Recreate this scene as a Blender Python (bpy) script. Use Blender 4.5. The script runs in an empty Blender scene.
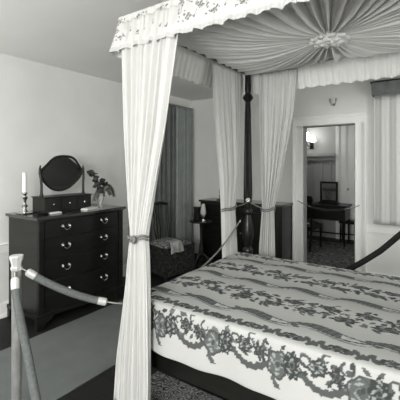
import bpy, bmesh, math, random
import numpy as np
from mathutils import Vector, Matrix
random.seed(7)
PI = math.pi
C = bpy.context.scene.collection
sc = bpy.context.scene

# ---------------------------------------------------------------- materials
def ramp(nt, stops):
    r = nt.nodes.new('ShaderNodeValToRGB')
    el = r.color_ramp.elements
    while len(el) > 1: el.remove(el[-1])
    el[0].position = stops[0][0]; el[0].color = (*stops[0][1], 1)
    for p, c in stops[1:]:
        e = el.new(p); e.color = (*c, 1)
    return r

def g(v, t=(1.0, 1.0, 0.965)):
    return (v*t[0], v*t[1], v*t[2])

def mat(name, col, rough=0.6, metal=0.0, noise=0.0, nscale=8.0, stretch=(1, 1, 1), bump=0.0, bscale=60.0, spec=0.5, trans=0.0, emit=None, estr=0.0, sheen=0.0, coat=0.0):
    m = bpy.data.materials.new(name); m.use_nodes = True
    nt = m.node_tree; b = nt.nodes['Principled BSDF']
    b.inputs['Roughness'].default_value = rough
    b.inputs['Metallic'].default_value = metal
    b.inputs['Specular IOR Level'].default_value = spec
    b.inputs['Transmission Weight'].default_value = trans
    b.inputs['Coat Weight'].default_value = coat
    if isinstance(col, (int, float)): col = g(col)
    b.inputs['Base Color'].default_value = (*col, 1)
    if emit is not None:
        b.inputs['Emission Color'].default_value = (*g(emit), 1)
        b.inputs['Emission Strength'].default_value = estr
    tc = nt.nodes.new('ShaderNodeTexCoord'); mp = nt.nodes.new('ShaderNodeMapping')
    mp.inputs['Scale'].default_value = stretch
    nt.links.new(tc.outputs['Object'], mp.inputs['Vector'])
    if noise > 0:
        n = nt.nodes.new('ShaderNodeTexNoise'); n.inputs['Scale'].default_value = nscale; n.inputs['Detail'].default_value = 5
        nt.links.new(mp.outputs['Vector'], n.inputs['Vector'])
        r = ramp(nt, [(0.3, tuple(c*(1-noise) for c in col)), (0.7, tuple(min(1, c*(1+noise)) for c in col))])
        nt.links.new(n.outputs['Fac'], r.inputs['Fac'])
        nt.links.new(r.outputs['Color'], b.inputs['Base Color'])
    if bump > 0:
        n2 = nt.nodes.new('ShaderNodeTexNoise'); n2.inputs['Scale'].default_value = bscale; n2.inputs['Detail'].default_value = 3
        nt.links.new(mp.outputs['Vector'], n2.inputs['Vector'])
        bp = nt.nodes.new('ShaderNodeBump'); bp.inputs['Strength'].default_value = bump; bp.inputs['Distance'].default_value = 0.01
        nt.links.new(n2.outputs['Fac'], bp.inputs['Height'])
        nt.links.new(bp.outputs['Normal'], b.inputs['Normal'])
    return m

def attr_mat(name, stops, rough=0.85, transl=0.0):
    """cloth whose printed pattern is stored in the mesh attribute 'print'"""
    m = bpy.data.materials.new(name); m.use_nodes = True
    nt = m.node_tree; b = nt.nodes['Principled BSDF']
    b.inputs['Roughness'].default_value = rough
    b.inputs['Specular IOR Level'].default_value = 0.2
    a = nt.nodes.new('ShaderNodeAttribute'); a.attribute_name = 'print'
    r = ramp(nt, stops)
    nt.links.new(a.outputs['Fac'], r.inputs['Fac'])
    nt.links.new(r.outputs['Color'], b.inputs['Base Color'])
    tc = nt.nodes.new('ShaderNodeTexCoord')
    n2 = nt.nodes.new('ShaderNodeTexNoise'); n2.inputs['Scale'].default_value = 90
    nt.links.new(tc.outputs['Object'], n2.inputs['Vector'])
    bp = nt.nodes.new('ShaderNodeBump'); bp.inputs['Strength'].default_value = 0.25; bp.inputs['Distance'].default_value = 0.006
    nt.links.new(n2.outputs['Fac'], bp.inputs['Height']); nt.links.new(bp.outputs['Normal'], b.inputs['Normal'])
    return m

def pattern_mat(name, dark, light, scale=9.0, rough=0.95, thr=0.45):
    m = bpy.data.materials.new(name); m.use_nodes = True
    nt = m.node_tree; b = nt.nodes['Principled BSDF']
    b.inputs['Roughness'].default_value = rough; b.inputs['Specular IOR Level'].default_value = 0.1
    tc = nt.nodes.new('ShaderNodeTexCoord')
    v = nt.nodes.new('ShaderNodeTexVoronoi'); v.inputs['Scale'].default_value = scale
    n = nt.nodes.new('ShaderNodeTexNoise'); n.inputs['Scale'].default_value = scale*2.2; n.inputs['Detail'].default_value = 2
    nt.links.new(tc.outputs['Object'], v.inputs['Vector']); nt.links.new(tc.outputs['Object'], n.inputs['Vector'])
    ad = nt.nodes.new('ShaderNodeMath'); ad.operation = 'MULTIPLY'
    nt.links.new(v.outputs['Distance'], ad.inputs[0]); nt.links.new(n.outputs['Fac'], ad.inputs[1])
    r = ramp(nt, [(0.0, g(light)), (thr*0.35, g(dark)), (thr*0.5, g(light)), (thr*0.62, g(dark*1.3)), (thr*0.8, g(light*0.6)), (1.0, g(dark))])
    nt.links.new(ad.outputs[0], r.inputs['Fac']); nt.links.new(r.outputs['Color'], b.inputs['Base Color'])
    return m

def floor_mat():
    m = bpy.data.materials.new('dark_floorboards'); m.use_nodes = True
    nt = m.node_tree; b = nt.nodes['Principled BSDF']; b.inputs['Roughness'].default_value = 0.6; b.inputs['Specular IOR Level'].default_value = .25
    tc = nt.nodes.new('ShaderNodeTexCoord')
    w = nt.nodes.new('ShaderNodeTexBrick'); w.inputs['Scale'].default_value = 1.0
    w.inputs['Brick Width'].default_value = 2.6; w.inputs['Row Height'].default_value = 0.14; w.inputs['Mortar Size'].default_value = 0.003
    w.inputs['Color1'].default_value = (*g(0.014), 1); w.inputs['Color2'].default_value = (*g(0.019), 1); w.inputs['Mortar'].default_value = (*g(0.006), 1)
    nt.links.new(tc.outputs['Object'], w.inputs['Vector']); nt.links.new(w.outputs['Color'], b.inputs['Base Color'])
    return m

GREEN = (0.93, 1.0, 0.96)
M = dict(
    wall=mat('painted_plaster', g(0.78), 0.8, noise=0.03, nscale=3, bump=0.08, bscale=120),
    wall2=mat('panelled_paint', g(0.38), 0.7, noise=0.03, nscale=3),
    ceil=mat('ceiling_plaster', g(0.82), 0.9, noise=0.02, nscale=2),
    trim=mat('trim_paint', g(0.92), 0.45, noise=0.02, nscale=5),
    door=mat('grey_panel_paint', g(0.35), 0.6),
    floor=floor_mat(),
    runner=mat('runner_pile', g(0.19, GREEN), 1.0, noise=0.07, nscale=6, bump=0.5, bscale=400, spec=0.1),
    rug=pattern_mat('figured_rug', 0.03, 0.42, 16),
    rug2=pattern_mat('figured_rug_far', 0.06, 0.30, 5),
    wood=mat('dark_mahogany', (0.009, 0.0088, 0.0075), 0.34, spec=0.35, noise=0.35, nscale=5, stretch=(1, 1, 6), coat=0.05),
    wood2=mat('dark_walnut', (0.013, 0.0125, 0.011), 0.38, spec=.35, noise=0.3, nscale=6, stretch=(6, 1, 1)),
    woodtop=mat('polished_top', (0.035, 0.034, 0.03), 0.22, noise=0.2, nscale=5, stretch=(6, 1, 1), coat=0.4),
    brass=mat('brass_grey', g(0.55), 0.25, metal=1.0),
    silver=mat('silver', g(0.75), 0.18, metal=1.0),
    wax=mat('wax', g(0.9), 0.5),
    mirror=mat('mirror_glass', g(0.7), 0.03, metal=1.0),
    mirror2=mat('old_mirror_glass', g(0.45), 0.12, metal=1.0),
    leaf=mat('leaf', (0.03, 0.035, 0.03), 0.6, noise=0.3, nscale=30),
    frond=mat('fern_frond', (0.10, 0.105, 0.09), 0.7, noise=0.3, nscale=40),
    glass=mat('clear_glass', g(0.9), 0.05, trans=0.55, spec=0.7),
    curtain=mat('white_cotton', g(0.66), 0.9, noise=0.02, nscale=9, spec=0.1, bump=0.15, bscale=150),
    tester=mat('canopy_cotton', g(0.66), 0.9, noise=0.03, nscale=9, spec=0.1),
    rosette=mat('rosette_cotton', g(0.78), 0.9, spec=0.1),
    drape=mat('window_drape_cloth', g(0.15, GREEN), 0.9, noise=0.1, nscale=9, spec=0.1),
    drapel=mat('window_drape_light', g(0.34, GREEN), 0.9, noise=0.1, nscale=9, spec=0.1),
    seatcloth=pattern_mat('figured_upholstery', 0.02, 0.40, 9),
    velvet=mat('pale_velvet_rope', g(0.15, GREEN), 0.8, noise=0.15, nscale=60, bump=0.5, bscale=90, spec=0.2, sheen=0.4),
    velvetd=mat('dark_velvet_rope', g(0.014), 0.75, noise=0.2, nscale=60, spec=0.3),
    post=mat('stanchion_brushed', g(0.32), 0.35, metal=0.25, noise=0.2, nscale=12, stretch=(3, 3, 1)),
    posthead=mat('stanchion_head', g(0.75), 0.2, metal=0.35),
    paper=mat('white_card', g(0.8), 0.7),
    lampglass=mat('frosted_lamp_glass', g(0.9), 0.4, emit=1.0, estr=3.5),
    mattress=mat('ticking', g(0.3), 0.9, noise=0.1, nscale=10),
    tie=mat('tie_cord', g(0.20), 0.8, noise=0.5, nscale=60),
    under=mat('dark_dust_cloth', g(0.01), 0.95),
    outside=mat('window_pane', g(0.05), 0.1),
)
M['vlining'] = mat('valance_lining', g(.86), .9, spec=.1)
M['spread'] = attr_mat('printed_bedspread', [(0.0, g(0.55)), (0.25, g(0.46)), (0.45, g(0.31, GREEN)), (0.7, g(0.15, GREEN)), (1.0, g(0.055, GREEN))])
M['valance'] = attr_mat('printed_valance', [(0.0, g(0.70)), (0.5, g(0.32)), (1.0, g(0.14))])

# ---------------------------------------------------------------- helpers
def obj(name, bm, m, parent=None, smooth=False, solid=0.0, bevel=0.0, angle=40):
    me = bpy.data.meshes.new(name)
    if isinstance(bm, bmesh.types.BMesh):
        bmesh.ops.recalc_face_normals(bm, faces=bm.faces)
        bm.to_mesh(me); bm.free()
    else:
        me = bm
    o = bpy.data.objects.new(name, me); C.objects.link(o)
    me.materials.append(M[m] if isinstance(m, str) else m)
    if smooth:
        me.polygons.foreach_set('use_smooth', [True]*len(me.polygons))
        try: me.set_sharp_from_angle(angle=math.radians(angle))
        except Exception: pass
    if solid > 0:
        s = o.modifiers.new('s', 'SOLIDIFY'); s.thickness = solid; s.offset = 0
    if bevel > 0:
        b = o.modifiers.new('b', 'BEVEL'); b.width = bevel; b.segments = 2; b.limit_method = 'ANGLE'
    if parent: o.parent = parent
    return o

def tag(o, label, cat, group=None):
    o['label'] = label; o['category'] = cat
    if group: o['group'] = group
    return o
def thing(name, label, cat, loc=(0, 0, 0), rotz=0, group=None):
    o = bpy.data.objects.new(name, None); C.objects.link(o); o.empty_display_size = 0.05
    o.location = loc; o.rotation_euler = (0, 0, rotz)
    return tag(o, label, cat, group)
def struct(name, bm, m, parent=None, **k):
    o = obj(name, bm, m, parent, **k)
    if parent is None: o['kind'] = 'structure'
    return o
def dup(root, loc, rotz, label=None):
    r = root.copy(); C.objects.link(r); r.location = loc; r.rotation_euler = (0, 0, rotz)
    if label: r['label'] = label
    for ch in list(root.children):
        c = ch.copy(); C.objects.link(c); c.parent = r
        for q in ch.children:
            d = q.copy(); C.objects.link(d); d.parent = c
    return r

def NB(): return bmesh.new()
def box(bm, x0, x1, y0, y1, z0, z1, mtx=None):
    vs = [bm.verts.new((x, y, z)) for z in (z0, z1) for y in (y0, y1) for x in (x0, x1)]
    for f in ((0, 1, 3, 2), (4, 6, 7, 5), (0, 4, 5, 1), (2, 3, 7, 6), (0, 2, 6, 4), (1, 5, 7, 3)):
        bm.faces.new([vs[i] for i in f])
    if mtx is not None:
        for v in vs: v.co = mtx @ v.co
    return bm
def frames(pts):
    out = []; prev = None
    for i, p in enumerate(pts):
        a = pts[max(0, i-1)]; b = pts[min(len(pts)-1, i+1)]
        t = (b-a)
        t = t.normalized() if t.length > 1e-9 else Vector((0, 0, 1))
        if prev is None:
            u = t.cross(Vector((0, 0, 1)) if abs(t.z) < 0.9 else Vector((1, 0, 0))).normalized()
        else:
            u = (prev - t*prev.dot(t)).normalized()
        prev = u; out.append((u, t.cross(u)))
    return out
def tube(bm, pts, r, n=10, cap=True):
    pts = [Vector(p) for p in pts]
    rr = r if isinstance(r, (list, tuple)) else [r]*len(pts)
    rings = []
    for p, (u, v), q in zip(pts, frames(pts), rr):
        rings.append([bm.verts.new(p + (u*math.cos(2*PI*k/n) + v*math.sin(2*PI*k/n))*q) for k in range(n)])
    for a, b in zip(rings, rings[1:]):
        for k in range(n): bm.faces.new((a[k], a[(k+1) % n], b[(k+1) % n], b[k]))
    if cap:
        bm.faces.new(rings[0][::-1]); bm.faces.new(rings[-1])
    return bm
def lathe(bm, prof, c=(0, 0, 0), n=24, flute=0, famp=0.0, fz=(0, 0)):
    rings = []
    for r, z in prof:
        ring = []
        for k in range(n):
            a = 2*PI*k/n; q = r
            if flute and fz[0] <= z <= fz[1]: q = r*(1-famp*(0.5+0.5*math.cos(flute*a)))
            ring.append(bm.verts.new((c[0]+q*math.cos(a), c[1]+q*math.sin(a), c[2]+z)))
        rings.append(ring)
    for a, b in zip(rings, rings[1:]):
        for k in range(n): bm.faces.new((a[k], a[(k+1) % n], b[(k+1) % n], b[k]))
    bm.faces.new(rings[0][::-1]); bm.faces.new(rings[-1])
    return bm
def prism(bm, outline, axis, a, b):
    """extrude a 2-D outline along axis; outline order (u,v) is the two other axes"""
    def P(u, v, w):
        return {'x': (w, u, v), 'y': (u, w, v), 'z': (u, v, w)}[axis]
    A = [bm.verts.new(P(u, v, a)) for u, v in outline]; B = [bm.verts.new(P(u, v, b)) for u, v in outline]
    n = len(outline)
    bm.faces.new(A[::-1]); bm.faces.new(B)
    for i in range(n): bm.faces.new((A[i], A[(i+1) % n], B[(i+1) % n], B[i]))
    return bm
def grid_mesh(name, P, faces_mask=None, closed_u=False, attr=None):
    nu, nv = P.shape[:2]
    idx = np.arange(nu*nv).reshape(nu, nv)
    iu = np.arange(nu if closed_u else nu-1)
    A = idx[iu][:, :-1]; B = idx[(iu+1) % nu][:, :-1]; Cc = idx[(iu+1) % nu][:, 1:]; D = idx[iu][:, 1:]
    F = np.stack([A, B, Cc, D], -1)
    if faces_mask is not None: F = F[faces_mask]
    F = F.reshape(-1, 4)
    me = bpy.data.meshes.new(name)
    me.from_pydata(P.reshape(-1, 3).tolist(), [], F.tolist())
    if attr is not None:
        a = me.attributes.new('print', 'FLOAT', 'POINT'); a.data.foreach_set('value', attr.reshape(-1).astype(np.float32))
    if faces_mask is not None:
        b = bmesh.new(); b.from_mesh(me)
        bmesh.ops.delete(b, geom=[v for v in b.verts if not v.link_faces], context='VERTS')
        b.to_mesh(me); b.free()
    return me
def catenary(a, b, sag, n=28):
    a = Vector(a); b = Vector(b)
    return [a.lerp(b, t/n) - Vector((0, 0, sag*4*(t/n)*(1-t/n))) for t in range(n+1)]

# ---------------------------------------------------------------- the room
H = 2.60; XL = -3.60; XR = 1.60; YF = -1.9; YB = 4.93; YB2 = 7.55
DX0, DX1, DH = -1.665, -0.975, 2.045        # doorway
struct('floor', box(NB(), XL-.15, XR+.15, YF-.15, YB2+.15, -.1, 0), 'floor')
struct('ceiling', box(NB(), XL-.15, XR+.15, YF-.15, YB2+.15, H, H+.1), 'ceil')
# left wall with a window opening behind the drapes
WY0, WY1, WZ0, WZ1 = 3.85, 4.72, 0.75, 2.15
b = NB()
box(b, XL-.15, XL, YF-.15, WY0, 0, H); box(b, XL-.15, XL, WY1, YB, 0, H)
box(b, XL-.15, XL, WY0, WY1, 0, WZ0); box(b, XL-.15, XL, WY0, WY1, WZ1, H)
struct('wall_left', b, 'wall')
struct('wall_right', box(NB(), XR, XR+.15, YF-.15, YB2+.15, 0, H), 'wall')
# front wall behind the camera, unseen window opening added to carry the fill light
b = NB()
box(b, XL, -1.2, YF-.15, YF, 0, H); box(b, 0.6, XR, YF-.15, YF, 0, H)
box(b, -1.2, 0.6, YF-.15, YF, 0, 0.8); box(b, -1.2, 0.6, YF-.15, YF, 2.2, H)
struct('wall_front', b, 'wall')
b = NB()
box(b, XL-.15, DX0, YB, YB+.13, 0, H); box(b, DX1, XR, YB, YB+.13, 0, H); box(b, DX0, DX1, YB, YB+.13, DH, H)
struct('wall_back', b, 'wall')
# the further room
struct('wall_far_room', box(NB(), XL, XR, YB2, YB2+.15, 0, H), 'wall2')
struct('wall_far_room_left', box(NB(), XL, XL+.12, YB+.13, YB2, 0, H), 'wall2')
# windows
def window(name, plane, c, y0, y1, z0, z1):
    root = NB()
    def bb(bm, u0, u1, z0_, z1_, d0, d1):
        if plane == 'x': box(bm, c+d0, c+d1, u0, u1, z0_, z1_)
        else: box(bm, u0, u1, c+d0, c+d1, z0_, z1_)
    t = .05
    bb(root, y0, y1, z0, z0+t, -.1, -.02); bb(root, y0, y1, z1-t, z1, -.1, -.02)
    bb(root, y0, y0+t, z0+t, z1-t, -.1, -.02); bb(root, y1-t, y1, z0+t, z1-t, -.1, -.02)
    m = (z0+z1)/2; bb(root, y0+t, y1-t, m-.02, m+.02, -.09, -.03)
    for k in (1, 2):
        u = y0+(y1-y0)*k/3; bb(root, u-.01, u+.01, z0+t, z1-t, -.08, -.04)
    w = struct(name, root, 'trim')
    p = NB(); bb(p, y0+t, y1-t, z0+t, z1-t, -.064, -.06)
    obj('pane', p, 'glass', w)
    return w
window('window_1', 'x', XL, WY0, WY1, WZ0, WZ1)
window('added_fill_window', 'y', YF, -1.2, 0.6, 0.8, 2.2)  # unseen window behind the camera, added to go with the fill light
# trims
def casing_prof(bm, x0, x1, z0, z1, vertical, flip):
    w = (x1-x0) if vertical else (z1-z0)
    def strip(a, b_, d):
        if vertical:
            xa, xb = (x0+a*w, x0+b_*w) if not flip else (x1-b_*w, x1-a*w)
            box(bm, xa, xb, YB-d, YB, z0, z1)
        else:
            box(bm, x0, x1, YB-d, YB, z0+a*w, z0+b_*w)
    strip(0, .12, .030); strip(.12, .66, .016); strip(.66, .72, .010); strip(.72, .88, .034); strip(.88, 1, .050)
b = NB()
casing_prof(b, DX1, DX1+.135, 0, DH, True, False)
casing_prof(b, DX0-.135, DX0, 0, DH, True, True)
casing_prof(b, DX0-.135, DX1+.135, DH, DH+.125, False, False)
struct('trim_1', b, 'trim')
b = NB()   # jamb lining
box(b, DX0, DX0+.012, YB, YB+.13, 0, DH); box(b, DX1-.012, DX1, YB, YB+.13, 0, DH); box(b, DX0, DX1, YB, YB+.13, DH-.012, DH)
struct('trim_2', b, 'door')
def rail(bm, x0, x1, y0, y1, z, side):
    # chair rail of two mouldings
    for d, a, c in ((.012, -.045, .045), (.024, -.018, .03), (.036, .012, .03)):
        if side == 'x': box(bm, x0, x0+d, y0, y1, z+a, z+c)
        else: box(bm, x0, x1, y0-d, y0, z+a, z+c)
b = NB(); rail(b, XL, 0, YF, WY0-.15, .68, 'x'); struct('trim_3', b, 'trim')
b = NB(); rail(b, DX1+.135, XR, YB, 0, .70, 'y'); rail(b, XL+.04, DX0-.135, YB, 0, .70, 'y'); struct('trim_4', b, 'trim')
b = NB(); box(b, XL, XL+.018, YF, YB, 0, .14); box(b, XL, XL+.03, YF, YB, 0, .03); struct('baseboard_left', b, 'trim')
b = NB(); box(b, DX1+.135, XR, YB-.018, YB, 0, .14); box(b, XL+.018, DX0-.135, YB-.018, YB, 0, .14); struct('baseboard_back', b, 'trim')
# far room panelling: mantel shelf, picture rail, white panelled door
b = NB()
box(b, -3.3, -1.86, YB2-.10, YB2, 1.68, 1.74); box(b, -3.3, -1.86, YB2-.06, YB2, 1.60, 1.68)
for x in (-2.75, -2.35, -2.15, -1.98): box(b, x-.02, x+.02, YB2-.02, YB2, .3, 1.6)
box(b, XL+.12, -1.86, YB2-.05, YB2, 2.42, H)
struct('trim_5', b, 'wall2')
b = NB()
box(b, -1.86, -1.80, YB2-.05, YB2, 0, 2.3); box(b, -1.72, -1.66, YB2-.05, YB2, 0, 2.3); box(b, -1.80, -1.72, YB2-.02, YB2, 0, 2.3)
box(b, -1.86, -.4, YB2-.05, YB2, 2.3, 2.4)
struct('trim_6', b, 'trim')
b = NB()
box(b, -1.66, -.8, YB2-.03, YB2, 0.01, 2.3)
for z0, z1 in ((.15, .75), (.9, 1.5), (1.6, 2.15)):
    for x0, x1 in ((-1.58, -1.28), (-1.18, -.88)): box(b, x0, x1, YB2-.045, YB2-.03, z0, z1)
d = struct('door_1', b, 'trim')
obj('door_handle', lathe(NB(), [(.01, 0), (.022, .02), (.01, .04)], (-1.62, YB2-.05, 1.0)), 'brass', d, smooth=True)

# ---------------------------------------------------------------- carpets
b = box(NB(), -2.94, -2.04, -1.2, 3.2, 0.001, .010)
tag(obj('carpet_runner', b, 'runner', bevel=.003), 'plain pale grey carpet runner laid on the dark floor before the chest of drawers', 'carpet')
b = box(NB(), -1.72, 1.2, .9, 1.935, 0.001, .010)
tag(obj('bedside_rug', b, 'rug', bevel=.003), 'small figured rug lying on the floor under the near side of the bed', 'rug')
b = box(NB(), -2.9, -.2, 5.25, 7.1, 0.001, .010)
tag(obj('patterned_rug', b, 'rug2', bevel=.003), 'figured rug on the floor of the room beyond the doorway', 'rug')

# ---------------------------------------------------------------- bed
bed = thing('four_poster_bed', 'dark wooden four poster bed with turned posts under a white canopy', 'bed', (-.6, 2.34, 0))
def rel(o, root):
    o.parent = root; o.matrix_parent_inverse = Matrix.Translation(-root.location)
    return o
def post_prof():
    return [(.038, .62), (.05, .66), (.05, .69), (.03, .715), (.036, .74), (.052, .80), (.056, .86), (.046, .94), (.032, 1.0), (.03, 1.02), (.045, 1.04), (.045, 1.07), (.03, 1.09),
            (.036, 1.12), (.042, 1.2), (.041, 1.3), (.038, 1.5), (.034, 1.75), (.029, 2.0), (.026, 2.09), (.025, 2.11), (.038, 2.125), (.052, 2.15), (.038, 2.175), (.026, 2.19), (.03, 2.22), (.026, 2.40)]
PX = {'near foot': (-1.60, 1.645), 'far foot': (-1.58, 3.08), 'near head': (.36, 1.645), 'far head': (.36, 3.08)}
for k, (x, y) in PX.items():
    b = NB()
    lathe(b, post_prof(), (x, y, 0), 32, flute=8, famp=.16, fz=(1.13, 2.07))
    box(b, x-.042, x+.042, y-.042, y+.042, .22, .62)
    lathe(b, [(.03, 0.0105 if y < 2 else 0.0), (.034, .05), (.026, .08), (.04, .16), (.045, .22)], (x, y, .001), 24)
    obj('bed_post', b, 'wood', bed, smooth=True)
for y in (1.645, 3.08):
    obj('side_rail', box(NB(), -1.558, .318, y-.02, y+.02, .26, .42), 'wood', bed)
obj('foot_rail', box(NB(), -1.61, -1.57, 1.687, 3.038, .26, .42), 'wood', bed)
obj('headboard', box(NB(), .34, .38, 1.687, 3.038, .26, 1.25), 'wood', bed)
b = NB()   # tester frame
for x in (-1.66, .40): box(b, x, x+.04, 1.60, 3.14, 2.402, 2.432)
for y in (1.60, 3.10): box(b, -1.62, .40, y, y+.04, 2.402, 2.432)
obj('tester_frame', b, 'wood', bed)
for o in bed.children: rel(o, bed)

b = box(NB(), -1.52, .33, 1.68, 2.90, .425, .655)
tag(obj('mattress', b, 'mattress', bevel=.03), 'thick mattress of the four poster bed hidden beneath the printed bedspread', 'mattress')

# printed bedspread : paint the print on a dense grid (s along the bed, t across it)
ds = .0055
X0, X1 = -1.60, .33; Y0, Y1 = 1.575, 2.93; TOP = .688; DROP = .275
ns = int((X1-X0+DROP)/ds); nt_ = int((Y1-Y0+2*DROP)/ds)
s = np.linspace(X0-DROP, X1, ns); t = np.linspace(Y0-DROP, Y1+DROP, nt_)
S, T = np.meshgrid(s, t, indexing='ij')
rng = np.random.RandomState(3)
ink = np.zeros_like(S)
def region(cx, cy, r):
    i0 = max(0, int((cx-r-s[0])/(s[1]-s[0]))); i1 = min(ns, int((cx+r-s[0])/(s[1]-s[0]))+2)
    j0 = max(0, int((cy-r-t[0])/(t[1]-t[0]))); j1 = min(nt_, int((cy+r-t[0])/(t[1]-t[0]))+2)
    return slice(i0, max(i0, i1)), slice(j0, max(j0, j1))
def put(sl, mask, val):
    a = ink[sl]; a[mask] = val if np.isscalar(val) else val[mask]
def flower(cx, cy, r, petals, dk=.95, ph=0., lite=.0):
    sl = region(cx, cy, r*1.3)
    x = S[sl]-cx; y = T[sl]-cy; R = np.hypot(x, y)/r; A = np.arctan2(y, x)+ph
    edge = .78+.22*np.cos(petals*A)
    put(sl, R < edge, dk)
    put(sl, (R < edge) & (np.abs(R-.60*edge) < .06), lite)
    put(sl, (R < edge*.85) & (np.abs(np.sin(petals*A*.5)) < .16) & (R > .3), .45)
    put(sl, (R < .27), .35); put(sl, (R < .15), dk)
def leaf(cx, cy, L, W, ang, dk=.75, vein=True):
    sl = region(cx, cy, L)
    x = S[sl]-cx; y = T[sl]-cy; c, q = math.cos(ang), math.sin(ang)
    u = (x*c+y*q)/L; v = (-x*q+y*c)/W
    m = (np.abs(u) < .5) & (np.abs(v) < .5*np.cos(PI*u))
    put(sl, m, dk)
    if vein: put(sl, m & (np.abs(v) < .07), .2)
def arc(cx, cy, r, a0, a1, w, dk=.7):
    n = max(4, int(abs(a1-a0)*r/(ds*.8)))
    for k in range(n+1):
        a = a0+(a1-a0)*k/n; rr = r*(1-.45*k/n)
        x = cx+rr*math.cos(a); y = cy+rr*math.sin(a)
        sl = region(x, y, w)
        put(sl, np.hypot(S[sl]-x, T[sl]-y) < w*(1-.4*k/n), dk)
# ground of the top: soft grey stripes
top = (T > Y0)
band = .5+.5*np.cos(2*PI*(T-Y0-.16)/.46)
ink[:] = np.where(top, .10+.20*band, .02)
PER = .46
def blob(cx, cy, rx, ry, ang=0., fill=.6, rim=.95, rough=.12, tex=.25, lobes=7):
    """solid flower head: dark rim, mid fill, mottled veins"""
    sl = region(cx, cy, max(rx, ry)*1.35)
    x = S[sl]-cx; y = T[sl]-cy; c_, q_ = math.cos(ang), math.sin(ang)
    u = (x*c_+y*q_)/rx; v = (-x*q_+y*c_)/ry
    A = np.arctan2(v, u); Rr = np.hypot(u, v); e = 1-rough+rough*np.cos(lobes*A+cx*30)
    m = Rr < e
    w = fill + tex*np.sign(np.sin(u*8+2.2*np.sin(v*5+cx*40))*np.sin(v*9+cy*50)+.25)*(Rr > .3)
    put(sl, m, np.clip(w, 0, 1)*np.ones_like(S[sl]))
    put(sl, m & (Rr > e-.16), rim); put(sl, Rr < .2, rim)
def ribbon(yc, ph):
    x = X0-.4+ph
    while x < X1+.4:
        L = .36
        u = (S-x)/L; uc = np.clip(u, 0, 1)
        cc = yc+.020*np.sin(2*PI*(uc*.9)+.4)*(1-.2*uc)
        wd = .024*np.sin(PI*uc**.8)**.8+.003
        d_ = np.abs(T-cc)
        m = (u > 0) & (u < 1) & (d_ < wd)
        ink[m] = np.clip(.80+.14*np.sin(S[m]*140+T[m]*90)*np.sin(T[m]*200), 0, 1)
        ink[m & (u > .60) & (d_ < wd-.009)] = .15
        ink[m & (u > .66) & (u < .9) & (d_ < wd-.017)] = .55
        ink[m & (d_ > wd-.006)] = .95
        q = (u > .02) & (u < .98) & (np.abs(T-cc+.026+wd*.4) < .008*np.sin(PI*uc)); ink[q] = .58
        for _ in range(3):
            leaf(x+rng.uniform(-.03, .03), yc+rng.uniform(-.03, .03), rng.uniform(.04, .06), .022, rng.uniform(-.5, .5), .8, False)
        x += .345
def floral(yc, ph, wide=.085):
    x = X0-.4+ph; k = 0
    while x < X1+.3:
        yy = yc+(.050 if k % 2 else -.045)+rng.uniform(-.01, .01)
        for _ in range(7):
            a = rng.uniform(0, 2*PI)
            leaf(x+.10*math.cos(a), yy+.048*math.sin(a), rng.uniform(.04, .06), rng.uniform(.02, .028), a*.5+rng.uniform(-.5, .5), rng.choice([.95, .85, .7]), False)
        blob(x, yy, .075, .036, rng.uniform(-.25, .25), .72, 1., .14, .22, 6)
        for _ in range(3):
            leaf(x+rng.uniform(-.08, .08), yy+rng.choice([-1, 1])*rng.uniform(.035, .055), rng.uniform(.03, .05), .014, rng.uniform(-.6, .6), .0, False)
        if k % 3 == 0: arc(x+.09, yc, .030, rng.uniform(0, 6), rng.uniform(7, 9), .006, .9)
        x += .098; k += 1
for k in range(3):
    ribbon(Y0+.165+PER*k, .11*k)
    floral(Y0+.385+PER*k, .07*k, .085)
# sprigs lying just inside the seam
x = X0
while x < X1:
    for q in range(7): leaf(x+.02*q, Y0+.042+.016*math.sin(q*2.), .052, .030, .9*(-1)**q, .85, False)
    blob(x+.16, Y0+.045, .055, .028, 0, .75, .95); x += .21
def border(y_in, sg):
    x = X0-DROP-.12
    while x < X1+.3:
        def Y(d): return y_in+sg*d
        for q in range(15):                                                       # garland under the flower
            f = q/14; leaf(x+.03+.23*f, Y(.105+.06*math.sin(PI*f)), .050, .028, (.7 if q % 2 else -.7), .85, False)
        for q in range(26):
            leaf(x+rng.uniform(-.06, .32), Y(rng.uniform(.012, .13)), rng.uniform(.03, .05), .019, rng.uniform(0, 6), rng.choice([.95, .8, .65]), False)
        blob(x, Y(.095), .046, .066, 0, .72, 1., .10, .3, 8)                      # tall medallion
        blob(x+.110, Y(.070), .050, .042, 0, .65, 1., .15, .3, 6)                 # flower
        blob(x+.195, Y(.085), .036, .050, .5, .85, 1., .2, .2, 7)                 # spray
        blob(x+.285, Y(.115), .058, .072, .2*sg, .58, .9, .07, .18, 5)            # big pale leaf head
        for q in range(4): leaf(x+.262+.010*q, Y(.185+.014*q), .034, .024, .8*(-1)**q, .8, False)
        for (ax, ay, r_, a0) in ((.055, .055, .026, 0), (.235, .045, .028, 2), (.345, .065, .026, 4), (.150, .025, .02, 1)):
            arc(x+ax, Y(ay), r_, a0, a0+4.4, .0065, .85)
        x += .355
border(Y0, -1); border(Y1, 1)
ink[(T < Y0-.225) | (T > Y1+.225)] = np.minimum(ink[(T < Y0-.225) | (T > Y1+.225)], .03)
# seam cord
ink[np.abs(T-Y0+.004) < .005] = .12
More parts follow.
